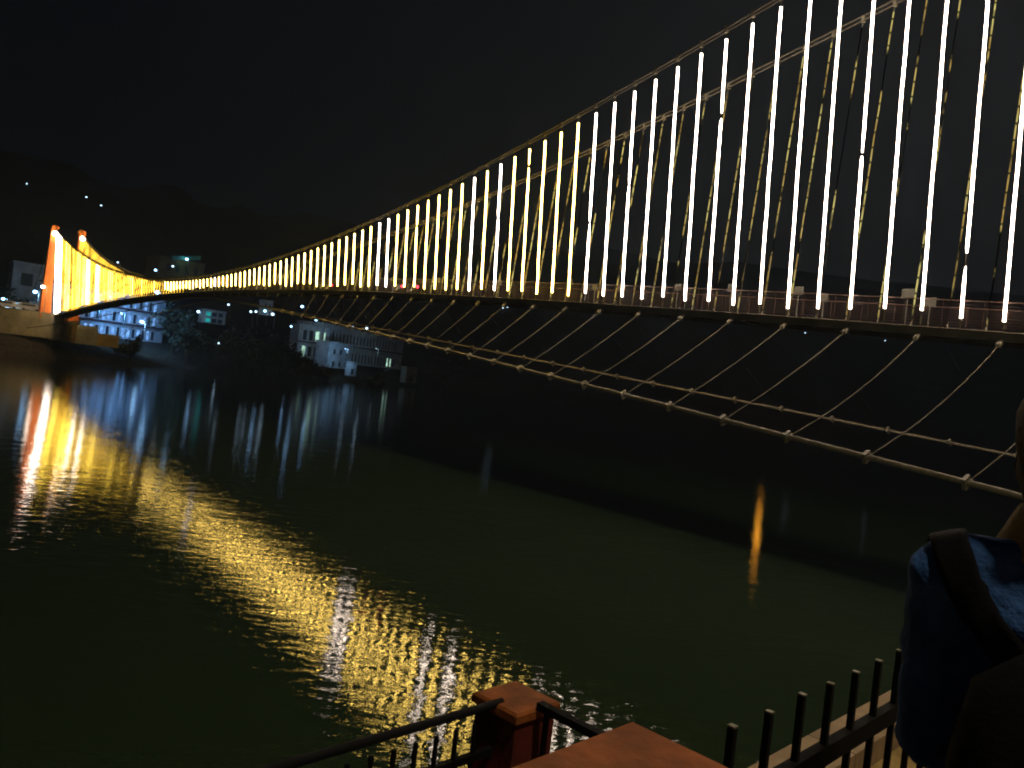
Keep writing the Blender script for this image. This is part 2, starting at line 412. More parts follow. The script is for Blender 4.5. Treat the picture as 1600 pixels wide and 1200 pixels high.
# deck
ii = [IA + k * (ITOW + 1 - IA) / 100 for k in range(101)]
def ribbon(b, side_lat0, side_lat1, z0, z1):
    rings = [[bp(i, 1, side_lat0, zd(i) + z0), bp(i, 1, side_lat1, zd(i) + z0), bp(i, 1, side_lat1, zd(i) + z1), bp(i, 1, side_lat0, zd(i) + z1)] for i in ii]
    b.loft(rings)
b = MB(); ribbon(b, -0.10, -WD + 0.10, -0.60, -0.52); b.build('walkway', M['deck'], bridge)
for l in (0.0, -WD):
    b = MB(); ribbon(b, l - 0.07, l + 0.07, -0.590, -0.560); ribbon(b, l - 0.015, l + 0.015, -0.90, -0.592); ribbon(b, l - 0.07, l + 0.07, -0.93, -0.902)
    b.build('edge_beam', M['deck'], bridge)
    sg = 1 if l == 0 else -1
    b = MB(); b.tube([bp(i, 1, l + sg * .10, zd(i) - .575) for i in ii], .022, 6); b.build('edge_highlight', M['cable'], bridge, True)  # slim paler tube added as the lit highlight along the beam edge
xb = MB(); xb.box((0, 0, 0), (0.10, WD - 0.18, 0.22), (D, N, Z)); xm = xb.mesh('cross_beam', M['deck'])
for i in range(-6, 139, 2):
    link('cross_beam', xm, bridge).matrix_parent_inverse = Matrix.Translation(-Vector(bridge.location)) @ Matrix.Translation(bp(i, 1, -WD / 2, zd(i) - 0.74))
for side in (1, -1):
    b = MB()
    for k, dz in enumerate((0.62, 0.46, 0.34, 0.22, 0.10, -0.02, -0.14, -0.26, -0.38)):
        b.tube([bp(i, side, -0.10, zd(i) + dz) for i in ii], 0.026 if k == 0 else 0.007, 5)
    for i in range(-7, 139):
        b.box(bp(i + .5, side, -0.10, zd(i + .5) + 0.05), (0.022, 0.022, 1.14), (D, N, Z))
    b.build('railing', M['rail'], bridge)
# flat plates on poles along the far railing (seen as small pale boxes)
for i, dz, wd_, hd in ((28.0, .95, .5, .42), (22.6, .85, .45, .42), (17.6, 1.02, .45, .45), (16.0, .78, .5, .4), (14.5, .76, .55, .4), (9.2, 1.05, .50, .42), (6.6, 1.05, .50, .42), (5.7, .72, .45, .36), (3.1, 1.12, .55, .44), (2.45, .78, .50, .42), (11.6, .95, .45, .40), (33, .9, .5, .4)):
    b = MB(); c = bp(i, -1, -0.30, zd(i) + dz)
    b.box(c, (wd_, 0.05, hd), (D, N, Z))
    for k in range(4): b.box(c + N * 0.045 + Z * (hd * (k - 1.5) / 4.6), (wd_ * 1.02, 0.04, hd * 0.10), (D, N, Z))
    b.box(c - Z * (hd / 2 + .65), (0.04, 0.04, 1.3), (D, N, Z))
    b.build('slatted_panel', M['plate'], bridge)
# wind guys: one cable a side swung out and under, with a tie to every second hanger
def guy(i, side):
    t = i - IM
    lat = S * ((-0.27 if side > 0 else 0.45) + 0.00147 * t * t); z = HC + S * (5.08 - 0.086 * math.sqrt(t * t + 64))
    return bp(i, side, lat, z)
for side in (1, -1):
    b = MB(); b.tube([guy(i, side) for i in [-12 + k * 138 / 160 for k in range(161)]], 0.092 if side > 0 else 0.082, 7)
    gc = b.build('wind_guy_cable', M['cable'], bridge, True)
    for i in range(-8, 62, 2):
        p = guy(i, side); t = (guy(i + .1, side) - guy(i - .1, side)).normalized(); q = t.cross(Z).normalized()
        dk = bp(i, side, 0.02, zd(i) - 0.96)
        up = (dk - p).normalized()
        if i < 46:
            b = MB(); b.box(p, (0.12, 0.32, 0.36), (t, t.cross(up).normalized(), up)); b.box(p + up * .16, (0.22, 0.08, 0.10), (t, t.cross(up).normalized(), up))
            b.build('cable_clamp', M['steel'], gc)
        b = MB(); sag = 0.32 if i < 4 else 0.15
        P = []
        for k in range(11):
            f = k / 10; P.append(p.lerp(dk, f) - Z * sag * 4 * f * (1 - f) * (dk - p).length / 9)
        b.tube(P, 0.015 if side > 0 else 0.005, 5)
        if side > 0: b.box(dk - up * .16, (0.16, 0.16, 0.42), (D, D.cross(up).normalized(), up))
        b.build('tie_rope', M['cable'] if side > 0 else M['iron'], bridge, True)  # far ties coloured black to imitate unlit rope
# far tower: two tapering legs, a portal beam and saddles
def tower_leg(side):
    lt = off(ITOW)
    def ring(z, w0, w1, dpt):
        return [bp(ITOW, side, w0, z) + D * a * dpt + Vector((0, 0, 0)) if l == 0 else bp(ITOW, side, w1, z) + D * a * dpt for l, a in ((0, -.5), (1, -.5), (1, .5), (0, .5))]
    zt = zc(ITOW) - .1
    b = MB(); b.loft([ring(9.6, .55, 3.1, 3.0), ring(17, .95, 3.0, 2.6), ring(zt - .6, 1.2, 2.55, 1.9), ring(zt, 1.25, 2.5, 1.8)])
    leg = b.build('tower_leg', M['tower'], bridge)
    b = MB(); b.box(bp(ITOW, side, lt + .1, zt + .30), (2.3, 1.5, .6), (D, N, Z)); b.box(bp(ITOW, side, lt + .1, zt + .75), (1.2, .8, .34), (D, N, Z)); b.build('saddle', M['tower'], leg)
    b = MB(); b.sphere(bp(ITOW - 1.1, side, lt + .2, zt - 1.4), .62, 8, 6); b.build('floodlight', M['led_white'], leg)
    l = flood('floodlight_beam', bp(ITOW - 3.2, side, 2.4, zt - 3.2), bp(ITOW, side, lt, zt - .6), 1300, (1.0, .80, .55), .3, 80)
    l2 = flood('floodlight_beam', bp(ITOW - 4.5, side, 3.6, 11.5), bp(ITOW, side, lt + .3, 17), 420, (1.0, .62, .30), .3, 100)
tower_leg(1); tower_leg(-1)
b = MB(); b.box(bp(ITOW, 1, -WD / 2, 20.5), (1.4, WD + 1.9, 1.2), (D, N, Z)); b.build('portal_beam', M['tower'], bridge)

# ------------------------------------------------------------------ scooters crossing the bridge
def scooter(i, label, dirn=1, lat=-1.2, d=0.0):
    p = bp(i, 1, lat, zd(i) - 0.52)
    t = thing('scooter', label, 'scooter', tuple(p), TH if dirn > 0 else TH + math.pi, 'scooters crossing the bridge')
    Q = lambda x, y, z: Vector(p) + (D * x + N * y) * dirn + Z * z
    ax = (D, N, Z)
    b = MB(); b.loft([[Q(-.75, -.12, .45), Q(-.75, .12, .45), Q(-.70, .13, .72), Q(-.70, -.13, .72)], [Q(-.2, -.17, .30), Q(-.2, .17, .30), Q(-.2, .17, .74), Q(-.2, -.17, .74)], [Q(.02, -.15, .26), Q(.02, .15, .26), Q(.02, .15, .42), Q(.02, -.15, .42)], [Q(.42, -.15, .24), Q(.42, .15, .24), Q(.42, .15, .34), Q(.42, -.15, .34)], [Q(.56, -.17, .30), Q(.56, .17, .30), Q(.60, .17, .98), Q(.60, -.17, .98)], [Q(.66, -.12, .40), Q(.66, .12, .40), Q(.66, .12, .98), Q(.66, -.12, .98)]]); b.build('body', M['scooter'], t)
    b = MB(); b.box(Q(-.38, 0, .79), (.62, .26, .09), ax); b.build('seat', M['rubber'], t)
    for x in (-.58, .62):
        b = MB(); P = [Q(x + .22 * math.cos(a), 0, .24 + .22 * math.sin(a)) for a in [2 * math.pi * k / 16 for k in range(17)]]; b.tube(P, .055, 6); b.box(Q(x, 0, .24), (.2, .08, .2), ax); b.build('wheel', M['rubber'], t)
    b = MB(); b.tube([Q(.52, -.33, 1.04), Q(.60, 0, 1.0), Q(.52, .33, 1.04)], .02, 5); b.build('handlebar', M['iron'], t)
    b = MB(); b.sphere(Q(-.78, 0, .66), .11, 8, 6); b.build('tail_light', M['red_lamp'], t)
def rider(i, label, lat=-1.2):
    p = bp(i, 1, lat, zd(i) - 0.52)
    return p
scooter(39.9, 'dark scooter with a lit red tail light, alone towards the middle of the bridge')
scooter(31.0, 'dark scooter with a lit red tail light, farther of the close pair on the bridge')
scooter(29.4, 'dark scooter with a lit red tail light, nearer of the close pair on the bridge')
scooter(126.5, 'dark scooter with a lit red tail light, at the far end by the orange tower', lat=-.5)

# ------------------------------------------------------------------ far bank: walls, buildings, lamps, trees
def wall(name, label, p0, p1, z0, z1, th, m, cat='wall', cap=0.0, group=None):
    p0 = Vector((p0.x, p0.y, 0)); p1 = Vector((p1.x, p1.y, 0)); d = (p1 - p0); L = d.length; d.normalize(); q = Vector((-d.y, d.x, 0))
    t = thing(name, label, cat, tuple(p0.lerp(p1, .5) + Z * z0), 0, group)
    b = MB(); c = p0.lerp(p1, .5) + q * th / 2; c.z = (z0 + z1) / 2; b.box(c, (L, th, z1 - z0), (d, q, Z)); b.build('wall', m, t)
    if cap:
        b = MB(); c.z = z1 + cap / 2; b.box(c, (L + .2, th + .3, cap), (d, q, Z)); b.build('coping', M['concrete'], t)
    return t
TB = bp(ITOW, 1, 0, 0)
# embankment under the tower
wall('embankment_wall', 'stained tan retaining wall under the orange tower at the left edge', at(-60, 500, 194), at(98, 500, 199), 4.6, 10.75, 14, M['concrete'], cap=.25)
wall('embankment_wall', 'dark abutment wall right below the end of the bridge deck', at(98, 500, 199.2), at(114, 500, 201), 4.4, 9.6, 8, M['rock'])
wall('embankment_wall', 'tan bank wall just right of the bridge abutment', at(114, 500, 201), at(122, 500, 203), 4.2, 9.7, 6, M['plaster_tan'])
wall('embankment_wall', 'grey weathered bank wall with sloping top, between two tan walls', at(122, 500, 203), at(155, 500, 207), 4.0, 9.0, 6, M['plaster_grey'])
wall('embankment_wall', 'plain mustard tan bank wall ending beside a sloping stair', at(155, 500, 207), at(190, 500, 212), 4.0, 7.4, 5, M['plaster_tan'])

def building(name, label, p0, p1, z0, z1, depth, m, floors=1, cols=0, opening=None, roof=None, bands=None, frac=(0.1, 0.9), hh=.55, ww=.5, skip=(), om=None, parapet=.5):
    """box building whose front runs from p0 to p1; each opening is recessed-looking: frame + pane parts"""
    p0 = Vector((p0.x, p0.y, 0)); p1 = Vector((p1.x, p1.y, 0)); d = p1 - p0; L = d.length; d.normalize(); q = Vector((-d.y, d.x, 0))
    t = thing(name, label, 'building', tuple(p0.lerp(p1, .5) + Z * z0))
    H = z1 - z0
    b = MB(); c = p0.lerp(p1, .5) + q * depth / 2; c.z = (z0 + z1) / 2; b.box(c, (L, depth, H), (d, q, Z)); b.build('wall', m, t)
    b = MB(); c.z = z1 + parapet / 2 + .003; b.box(c, (L + .5, depth + .5, parapet), (d, q, Z)); b.build('roof', roof or m, t)
    fh = H / floors
    for f in range(floors):
        if bands and f:
            b = MB(); c = p0.lerp(p1, .5) - q * .45; c.z = z0 + f * fh; b.box(c, (L + .2, 1.3, .55), (d, q, Z)); b.build('floor_band', bands, t)
        for k in range(cols):
            if (f, k) in skip: continue
            x = L * (frac[0] + (frac[1] - frac[0]) * (k + .5) / cols); cw = L * (frac[1] - frac[0]) / cols * ww
            zc_ = z0 + f * fh + fh * (.12 + hh / 2); c = p0 + d * x; hgt = fh * hh
            b = MB()
            for sx in (-1, 1): b.box(c + d * sx * (cw / 2 + .06) - q * .06 + Z * zc_, (.12, .18, hgt), (d, q, Z))
            b.box(c - q * .06 + Z * (zc_ + hgt / 2 + .07), (cw + .3, .2, .14), (d, q, Z))
            wdw = b.build('window', m, t)
            b = MB(); b.box(c - q * .03 + Z * zc_, (cw, .1, hgt - .02), (d, q, Z))
            mm = om(f, k) if om else M['dark_glass']
            b.build('pane', mm, wdw)
    return t
# white block behind the tower, left
building('house', 'plain pale block with one dark window behind the orange tower', at(17, 452, 246), at(74, 452, 252), 11, at(40, 413, 250).z, 14, M['white_wall'], 2, 1, hh=.50, frac=(.22, .58), ww=.9, skip=((0, 0),))
# ashram with blue-lit colonnades under the bridge
p0, p1 = at(113, 500, 228), at(256, 505, 262)
building('riverside_hall', 'long blue lit hall with maroon floor bands, seen under the bridge near the tower', p0, p1, 6.6, at(250, 470, 262).z, 14, M['white_wall'], 3, 14, bands=M['roof_red'], roof=M['roof_red'], hh=.60, ww=.55, om=lambda f, k: M['blue_glow'] if (f * 5 + k * 3) % 7 < 4 else M['dark_glass'])
# stone house on the hill behind, with green lit roof terrace
p0, p1 = at(246, 436, 330), at(318, 436, 345)
hb = building('hill_house', 'dim brown house on the hillside with a green lit roof terrace', p0, p1, at(280, 452, 340).z, at(280, 407, 338).z, 14, M['brown_wall'], 2, 4, hh=.5, ww=.35)
b = MB(); pa, pb = at(268, 403, 332), at(312, 403, 341); b.box(pa.lerp(pb, .5), ((pb - pa).length, 2.0, 1.8), (unit(pb - pa), unit((pb - pa).cross(Z)), Z)); b.build('roof_terrace', mat('green_lit_roof', (.10, .40, .30), .7), hb)  # green light on the terrace is put into its base colour
# hotel with arcades
p0, p1 = at(500, 545, 335), at(628, 560, 392)
hotel = building('guest_house', 'long pale two tier guest house with rows of dark arched windows by the water', p0, p1, 7.0, at(560, 516, 360).z, 14, M['white_wall'], 2, 20, bands=M['roof_red'], hh=.5, ww=.42, om=lambda f, k: M['room_light'] if (f == 0 and k in (3, 17, 18)) else M['dark_glass'])
building('guest_house', 'small two storey wing with bright pale green rooms at the left of the guest house', at(464, 545, 330), at(512, 549, 338), 7.4, at(485, 510, 333).z, 10, M['white_wall'], 2, 4, bands=M['roof_red'], hh=.62, ww=.6, om=lambda f, k: M['room_light'] if (f, k) in ((1, 2), (0, 0), (1, 3)) else M['dark_glass'])
building('house', 'blue white stepped block jutting below the guest house arcade', at(512, 560, 326), at(549, 564, 340), 4.6, at(530, 537, 332).z, 7, M['white_wall'], 2, 3, hh=.4, ww=.35)
building('kiosk', 'small white kiosk standing at the water below the guest house', at(544, 575, 322), at(557, 576, 324), 2.2, at(550, 566, 323).z, 3.2, M['white_wall'], 1, 1, hh=.4, ww=.35, parapet=.25)
building('hut', 'small grey stone hut with one dark opening near the shore, right of the jetty', at(634, 590, 352), at(651, 592, 356), 1.5, at(642, 574, 354).z, 4.5, M['rock'], 1, 1, hh=.35, ww=.3, parapet=.2)
building('house', 'small grey house beneath the bridge deck with a lamp in front of it', at(411, 480, 300), at(426, 481, 302), at(418, 492, 300).z, at(418, 470, 300).z, 6, M['plaster_grey'], 2, 2, hh=.45, ww=.4, parapet=.3)
building('shop', 'little shop with a glowing teal sign and a lamp at its left, among dark trees', at(316, 500, 285), at(352, 501, 290), at(330, 505, 286).z, at(330, 485, 286).z, 6, M['plaster_grey'], 2, 3, hh=.62, ww=.75, om=lambda f, k: M['teal_light'] if k == 0 else M['dark_glass'], parapet=.3)  # teal panes glow as the lit sign
# jetty gangplank
b = MB(); pa, pb = at(601, 580, 340), at(621, 571, 343); dd = unit(pb - pa); b.box(pa.lerp(pb, .5), ((pb - pa).length, 1.2, .18), (dd, unit(dd.cross(Z)), unit(dd.cross(Z)).cross(dd)))
for k in range(5):
    b.box(pa.lerp(pb, k / 4) + Z * .45, (.08, .08, .9))
tag(b.build('gangplank', M['white_wall']), 'pale sloping gangplank with short posts below the guest house', 'gangplank')
# vehicles and stalls on the road left of the tower
def van(px, Y, label, L=4.6):
    p = at(px, 489, Y); p.z = 11.0
    d = unit((0.85, 0.45, 0)); q = Vector((-d.y, d.x, 0)); t = thing('van', label, 'van', tuple(p), 0, 'vehicles parked by the tower')
    Q = lambda x, y, z: p + d * x + q * y + Z * z
    b = MB(); b.loft([[Q(-L/2, -.85, .35), Q(-L/2, .85, .35), Q(-L/2, .8, 1.95), Q(-L/2, -.8, 1.95)], [Q(L*.28, -.85, .35), Q(L*.28, .85, .35), Q(L*.28, .78, 1.95), Q(L*.28, -.78, 1.95)], [Q(L*.42, -.85, .35), Q(L*.42, .85, .35), Q(L*.42, .78, 1.15), Q(L*.42, -.78, 1.15)], [Q(L/2, -.8, .4), Q(L/2, .8, .4), Q(L/2, .75, .95), Q(L/2, -.75, .95)]]); b.build('body', M['van'], t)
    b = MB(); b.box(Q(-L*.1, -.87, 1.5), (L*.62, .05, .5), (d, q, Z)); b.build('window', M['dark_glass'], t)
    for x in (-L*.3, L*.3):
        for y in (-.75, .75):
            b = MB(); b.tube([Q(x, y - .1, .35), Q(x, y + .1, .35)], .35, 12); b.build('wheel', M['rubber'], t)
van(10, 200, 'white van at the left edge under the blue lamp', 5.2); van(29, 206, 'white van with long dark windows, middle of the row', 6.0); van(47, 203, 'white van nearest the orange tower', 5.0)
def stall(px, Y, label):
    p = at(px, 489, Y); p.z = 11.0; d = unit((.85, .5, 0)); q = Vector((-d.y, d.x, 0))
    t = thing('market_stall', label, 'stall', tuple(p)); Q = lambda x, y, z: p + d * x + q * y + Z * z
    for x in (-1.6, 1.6):
        for y in (-1, 1):
            b = MB(); b.box(Q(x, y, 1.1), (.08, .08, 2.2), (d, q, Z)); b.build('post', M['pole'], t)
    b = MB(); b.loft([[Q(-1.9, -1.3, 2.1), Q(1.9, -1.3, 2.1), Q(1.9, -1.3, 2.16), Q(-1.9, -1.3, 2.16)], [Q(-1.9, 0, 2.8), Q(1.9, 0, 2.8), Q(1.9, 0, 2.86), Q(-1.9, 0, 2.86)], [Q(-1.9, 1.3, 2.1), Q(1.9, 1.3, 2.1), Q(1.9, 1.3, 2.16), Q(-1.9, 1.3, 2.16)]]); b.build('awning', M['tarp'], t)
    b = MB(); b.box(Q(0, -.8, .5), (3.0, .8, .9), (d, q, Z)); b.build('counter', M['tarp'], t)
stall(57, 209, 'pale tarpaulin stall at the foot of the orange tower'); 
# lamps
def street_lamp(px, py, Y, label, m='lamp_blue', r=.32, H=6.0, power=0, col=(.5, .75, 1), ground=None, name='street_lamp', arm=0.8):
    p = at(px, py, Y); zg = ground if ground is not None else max(ground_z(p.x, p.y), p.z - H)
    base = Vector((p.x + arm, p.y + .4, zg))
    t = thing(name, label, 'lamp', tuple(base), 0, 'lamps on the far bank')
    b = MB(); b.tube([base - Z * .3, Vector((base.x, base.y, p.z + .25)), Vector((p.x, p.y, p.z + r * .8))], [.09, .06, .05], 6); b.build('pole', M['pole'], t)
    b = MB(); b.sphere(p, r, 10, 6, (1, 1, .75)); hd = b.build('lamp_head', M[m], t, True)
    b = MB(); b.box(p + Z * r * .8, (r * 1.6, r * 1.6, .10)); b.build('lamp_hood', M['pole'], t)
    if power:
        q = p - Z * (r + .15) - Vector((0, .9, 0)); flood('lamp_glow', q, q + Vector((0.05, 1, -.25)), power * (1.3 if col[0] < .2 else .6), col, .25)
    return t
street_lamp(67, 448, 196, 'warm white lamp beside the left side of the orange tower', 'lamp_white', .42, 6.2, 260, (1, .8, .6))
street_lamp(55, 456, 212, 'bright bluish street lamp with square frame left of the orange tower', 'lamp_blue', .55, 6.0, 5000, (.35, .68, 1))
street_lamp(5, 467, 203, 'bluish street lamp at the left edge of the road', 'lamp_blue', .40, 5.2, 4000, (.35, .68, 1))
street_lamp(222, 503, 231, 'brilliant blue white lamp at the foot of the blue lit hall', 'lamp_blue', .62, 4.0, 4500, (.25, .55, 1))
street_lamp(246, 457, 236, 'brilliant blue white lamp right under the bridge deck above the hall', 'lamp_blue', .70, 9.0, 4500, (.12, .42, 1))
street_lamp(150, 482, 219, 'small blue lamp on the left part of the blue lit hall', 'lamp_blue', .25, 4, 3200, (.12, .42, 1))
street_lamp(190, 490, 230, 'small blue lamp in the middle of the blue lit hall', 'lamp_blue', .25, 4, 4500, (.12, .42, 1))
street_lamp(292, 405, 333, 'tall bright white tube lamp on the green lit roof terrace', 'lamp_blue', .6, 5, 420, (.3, .9, .75))
street_lamp(243, 422, 322, 'bluish lamp left of the brown hillside house', 'lamp_blue', .5, 6, 90, (.9, .75, .5))
street_lamp(270, 416, 324, 'small dim lamp on the front of the brown hillside house', 'lamp_small', .45, 6, 0)
street_lamp(184, 410, 310, 'faint turquoise lamp above the cable on the dark hillside', 'lamp_small', .35, 6, 0)
street_lamp(310, 487, 280, 'bluish lamp left of the shop with the teal lit sign', 'lamp_blue', .5, 5, 500, (.4, .75, 1))
street_lamp(357, 476, 300, 'pale round lamp between the shop and the small grey house', 'lamp_small', .40, 6, 0)
street_lamp(392, 487, 300, 'left lamp of the close pair beneath the deck left of the grey house', 'lamp_small', .45, 5, 0)
street_lamp(400, 487, 301, 'right lamp of the close pair beneath the deck left of the grey house', 'lamp_small', .45, 5, 0)
street_lamp(414, 486, 296, 'bright bluish lamp directly in front of the small grey house', 'lamp_blue', .5, 5, 300, (.5, .75, 1))
street_lamp(426, 491, 298, 'square white lamp just right of the small grey house', 'lamp_small', .6, 5, 0)
street_lamp(472, 479, 305, 'teal white lamp hanging high above the guest house wing', 'lamp_blue', .55, 9, 0)
street_lamp(455, 510, 312, 'small bluish lamp at the left end of the guest house wing', 'lamp_blue', .40, 5, 0)
street_lamp(494, 500, 322, 'white lamp on the roof of the guest house wing', 'lamp_blue', .5, 5, 500, (.55, .85, .9))
street_lamp(551, 511, 330, 'left of two lamps on the guest house roof behind the guy cables', 'lamp_small', .42, 5, 0)
street_lamp(573, 513, 334, 'right of two lamps on the guest house roof behind the guy cables', 'lamp_small', .50, 5, 0)
street_lamp(342, 536, 268, 'single low lamp on the dark bank slope below the trees', 'lamp_small', .40, 3, 60, (.8, .85, 1))
street_lamp(540, 545, 318, 'added lamp brightening the front of the blue white block', 'lamp_small', .15, 5, 3600, (.30, .62, 1))  # extra source added only to light this facade
street_lamp(588, 545, 345, 'added lamp brightening the right half of the guest house front', 'lamp_small', .15, 5, 1100, (.40, .72, .9))  # second added source, brightens the guest house facade
for px, py, lb in ((42, 287, 'white house light alone on the dark hill, leftmost of three'), (135, 308, 'small white house light on the dark hill, middle of three'), (158, 321, 'bluish house light on the dark hill, rightmost and lowest of three')):
    p = ray_ground(px, py + 6); street_lamp(px, py, p.y - 3, lb, 'lamp_small', .50, 6, 0)
for px, py, lb in ((786, 481, 'left of two tiny white lights just under the deck'), (793, 480, 'right of two tiny white lights just under the deck'), (1258, 520, 'small white light below the deck between two tie ropes'), (1383, 532, 'tiny white light below the deck right of the tie ropes'), (1478, 372, 'faint bluish light between the bright hangers, right')):
    p = ray_ground(px, py + 3); street_lamp(px, py, p.y - 3, lb, 'lamp_small', .45 if px < 1300 else .35, 5, 0)
# the sodium lamp whose orange streak lies on the water; the deck hides the lamp itself
street_lamp(1222, 497, 392, 'orange sodium lamp hidden behind the bridge deck', 'lamp_orange', 1.3, 9, 0)

# trees
def tree_mesh(seed, h, rad):
    rng = R(seed); b = MB()
    for k in range(620):
        u = rng.uniform(0, 2 * math.pi); ph = math.acos(rng.uniform(-1, 1)); rr = rad * rng.uniform(.45, 1.0)
        c = Vector((rr * math.sin(ph) * math.cos(u), rr * math.sin(ph) * math.sin(u), h * .62 + rr * math.cos(ph) * h * .36 / rad))
        c += Vector((noise.noise(c * .5), noise.noise(c * .5 + Vector((9, 0, 0))), noise.noise(c * .5 + Vector((0, 9, 0))))) * rad * .45 + Vector((noise.noise(c * .22 + Vector((seed, 5, 0))), noise.noise(c * .22 + Vector((5, seed, 0))), noise.noise(c * .22 + Vector((0, 5, seed))))) * rad * .75
        s = rng.uniform(.35, .75); n = Vector((rng.gauss(0, 1), rng.gauss(0, 1), rng.gauss(0, 1))).normalized()
        t = n.orthogonal().normalized(); q = n.cross(t)
        b.add([c + t * s, c + q * s * .6, c - t * s, c - q * s * .6], [(0, 1, 2, 3)])
    return b
def tree(seed, px, py, Y, h, rad, label):
    p = at(px, py, Y); p.z = ground_z(p.x, p.y) - .2
    t = thing('tree', label, 'tree', tuple(p), 0, 'trees on the far bank')
    b = tree_mesh(seed, h, rad); b.v = [tuple(Vector(v) + p) for v in b.v]; b.build('crown', M['leaf'], t)
    b = MB(); b.tube([p - Z * .3, p + Z * h * .3 + Vector((.2, .1, 0)), p + Z * h * .7], [.35, .25, .08], 7)
    for k in range(4):
        a = k * 1.7 + seed; b.tube([p + Z * h * (.28 + .07 * k), p + Vector((math.cos(a) * rad * .6, math.sin(a) * rad * .6, h * (.5 + .08 * k)))], [.14, .04], 5)
    b.build('trunk', M['bark'], t)
for k, (px, py, Y, h, rad, lb) in enumerate((
    (205, 540, 222, 6.0, 4.0, 'low bushy tree at the end of the mustard tan wall'),
    (268, 545, 248, 15, 6.5, 'dark tree at the right end of the blue lit hall'),
    (292, 550, 244, 11, 5.5, 'dark round tree just left of the low lamp on the bank'),
    (370, 550, 262, 13, 6.5, 'dark broad tree between the shop and the grey house'),
    (402, 555, 266, 14, 7.0, 'tall dark tree in front of the pair of lamps'),
    (436, 560, 272, 14, 6.5, 'dark tree left of the guest house wing lamp'),
    (466, 570, 284, 10, 6.0, 'dark tree below the left wing of the guest house'),
    (498, 578, 292, 7.5, 5.5, 'low dark tree in front of the stepped block'),
    (585, 588, 320, 5.5, 5.0, 'low bush on the shore left of the gangplank'),
    (36, 470, 236, 8, 6, 'dark tree behind the parked vans at the left edge'),
    (4, 470, 232, 10, 6, 'tall dark tree at the left edge behind the road'),
    (690, 600, 372, 14, 8, 'dark tree on the shore right of the stone hut'))):
    tree(k + 3, px, py, Y, h, rad, lb)

# ------------------------------------------------------------------ near bank terrace
ZT = HC - 1.64
E1, E2 = unit((1, 1, 0)), unit((1, -1, 0))          # along the fence / away from the river
def fp(a, c, z): 
    """a = metres along the fence direction, c = metres away from the river (c = (x-y)/sqrt2)"""
    p = E1 * a + E2 * c; p.z = z; return p
def slab(name, a0, a1, c0, c1, z0, z1, m, kind='structure'):
    b = MB(); b.loft([[fp(a0, c0, z0), fp(a1, c0, z0), fp(a1, c1, z0), fp(a0, c1, z0)], [fp(a0, c0, z1), fp(a1, c0, z1), fp(a1, c1, z1), fp(a0, c1, z1)]])
    o = b.build(name, m); 
    if kind: o['kind'] = kind
    return o
q2 = math.sqrt(2)
slab('terrace', -30, 40, -0.87 / q2, 60, -3, ZT, M['coping'])
slab('ledge_ground', 1.12, 40, -1.98 / q2, -0.87 / q2 - .003, -3, ZT - .12, M['earth'])
b = MB()
for k in range(26):                                   # coping stones along the ledge
    a0 = 1.12 + k * 1.5; b.loft([[fp(a0, -2.33 / q2, -3), fp(a0 + 1.49, -2.33 / q2, -3), fp(a0 + 1.49, -1.985 / q2, -3), fp(a0, -1.985 / q2, -3)], [fp(a0, -2.33 / q2, ZT), fp(a0 + 1.49, -2.33 / q2, ZT), fp(a0 + 1.49, -1.985 / q2, ZT), fp(a0, -1.985 / q2, ZT)]])
tag(b.build('coping_wall', M['coping']), 'pinkish stone coping edging the ledge behind the black picket fence', 'wall')
slab('landing', -30, 2.75, -3.75 / q2, -2.34 / q2, -3, HC - 2.6, M['coping'])
slab('landing', -30, 1.11, -2.335 / q2, -0.875 / q2, -3, HC - 2.602, M['coping'])

# orange pier at the near corner
def prism(b, c, ha, hc, z0, z1, bev=0.0):
    """block aligned with the fence; c = centre"""
    def ring(z, k): return [c + E1 * sa * (ha - k) + E2 * sc * (hc - k) + Z * (z - c.z) for sa, sc in ((-1,-1),(1,-1),(1,1),(-1,1))]
    rings = [ring(z0, 0), ring(z1 - bev, 0)]
    if bev: rings.append(ring(z1, bev))
    b.loft(rings)
PA, PC = (0.246 + 1.23) / q2, (0.246 - 1.23) / q2
pier = thing('gate_pier', 'broad orange brown masonry pier at the bottom edge, in front of the red pillar', 'pillar', tuple(fp(PA - .25, PC + .225, ZT)))
b = MB(); prism(b, fp(PA - .25, PC + .225, ZT), .235, .21, ZT - 1.2, HC - .57); b.build('shaft', M['maroon_paint'], pier)
b = MB(); prism(b, fp(PA - .25, PC + .225, HC - .55), .25, .225, HC - .57, HC - .50, .012); b.build('cap', M['orange_paint'], pier)
# small red pillar on the lower landing
LC = Vector((0.196, 3.775, HC - 2.6))
pil = thing('fence_pillar', 'maroon masonry pillar with orange brown cap between the two iron railings', 'pillar', tuple(LC))
b = MB(); prism(b, LC.copy(), .135, .135, HC - 2.6, HC - 1.545); b.build('shaft', M['maroon_paint'], pil)
b = MB(); c = LC.copy()
def ring(z, k): return [Vector((c.x, c.y, 0)) + E1 * sa * k + E2 * sc * k + Z * z for sa, sc in ((-1,-1),(1,-1),(1,1),(-1,1))]
b.loft([ring(HC - 1.545, .152), ring(HC - 1.510, .152), ring(HC - 1.498, .140), ring(HC - 1.494, .02)]); b.build('cap', M['orange_paint'], pil)
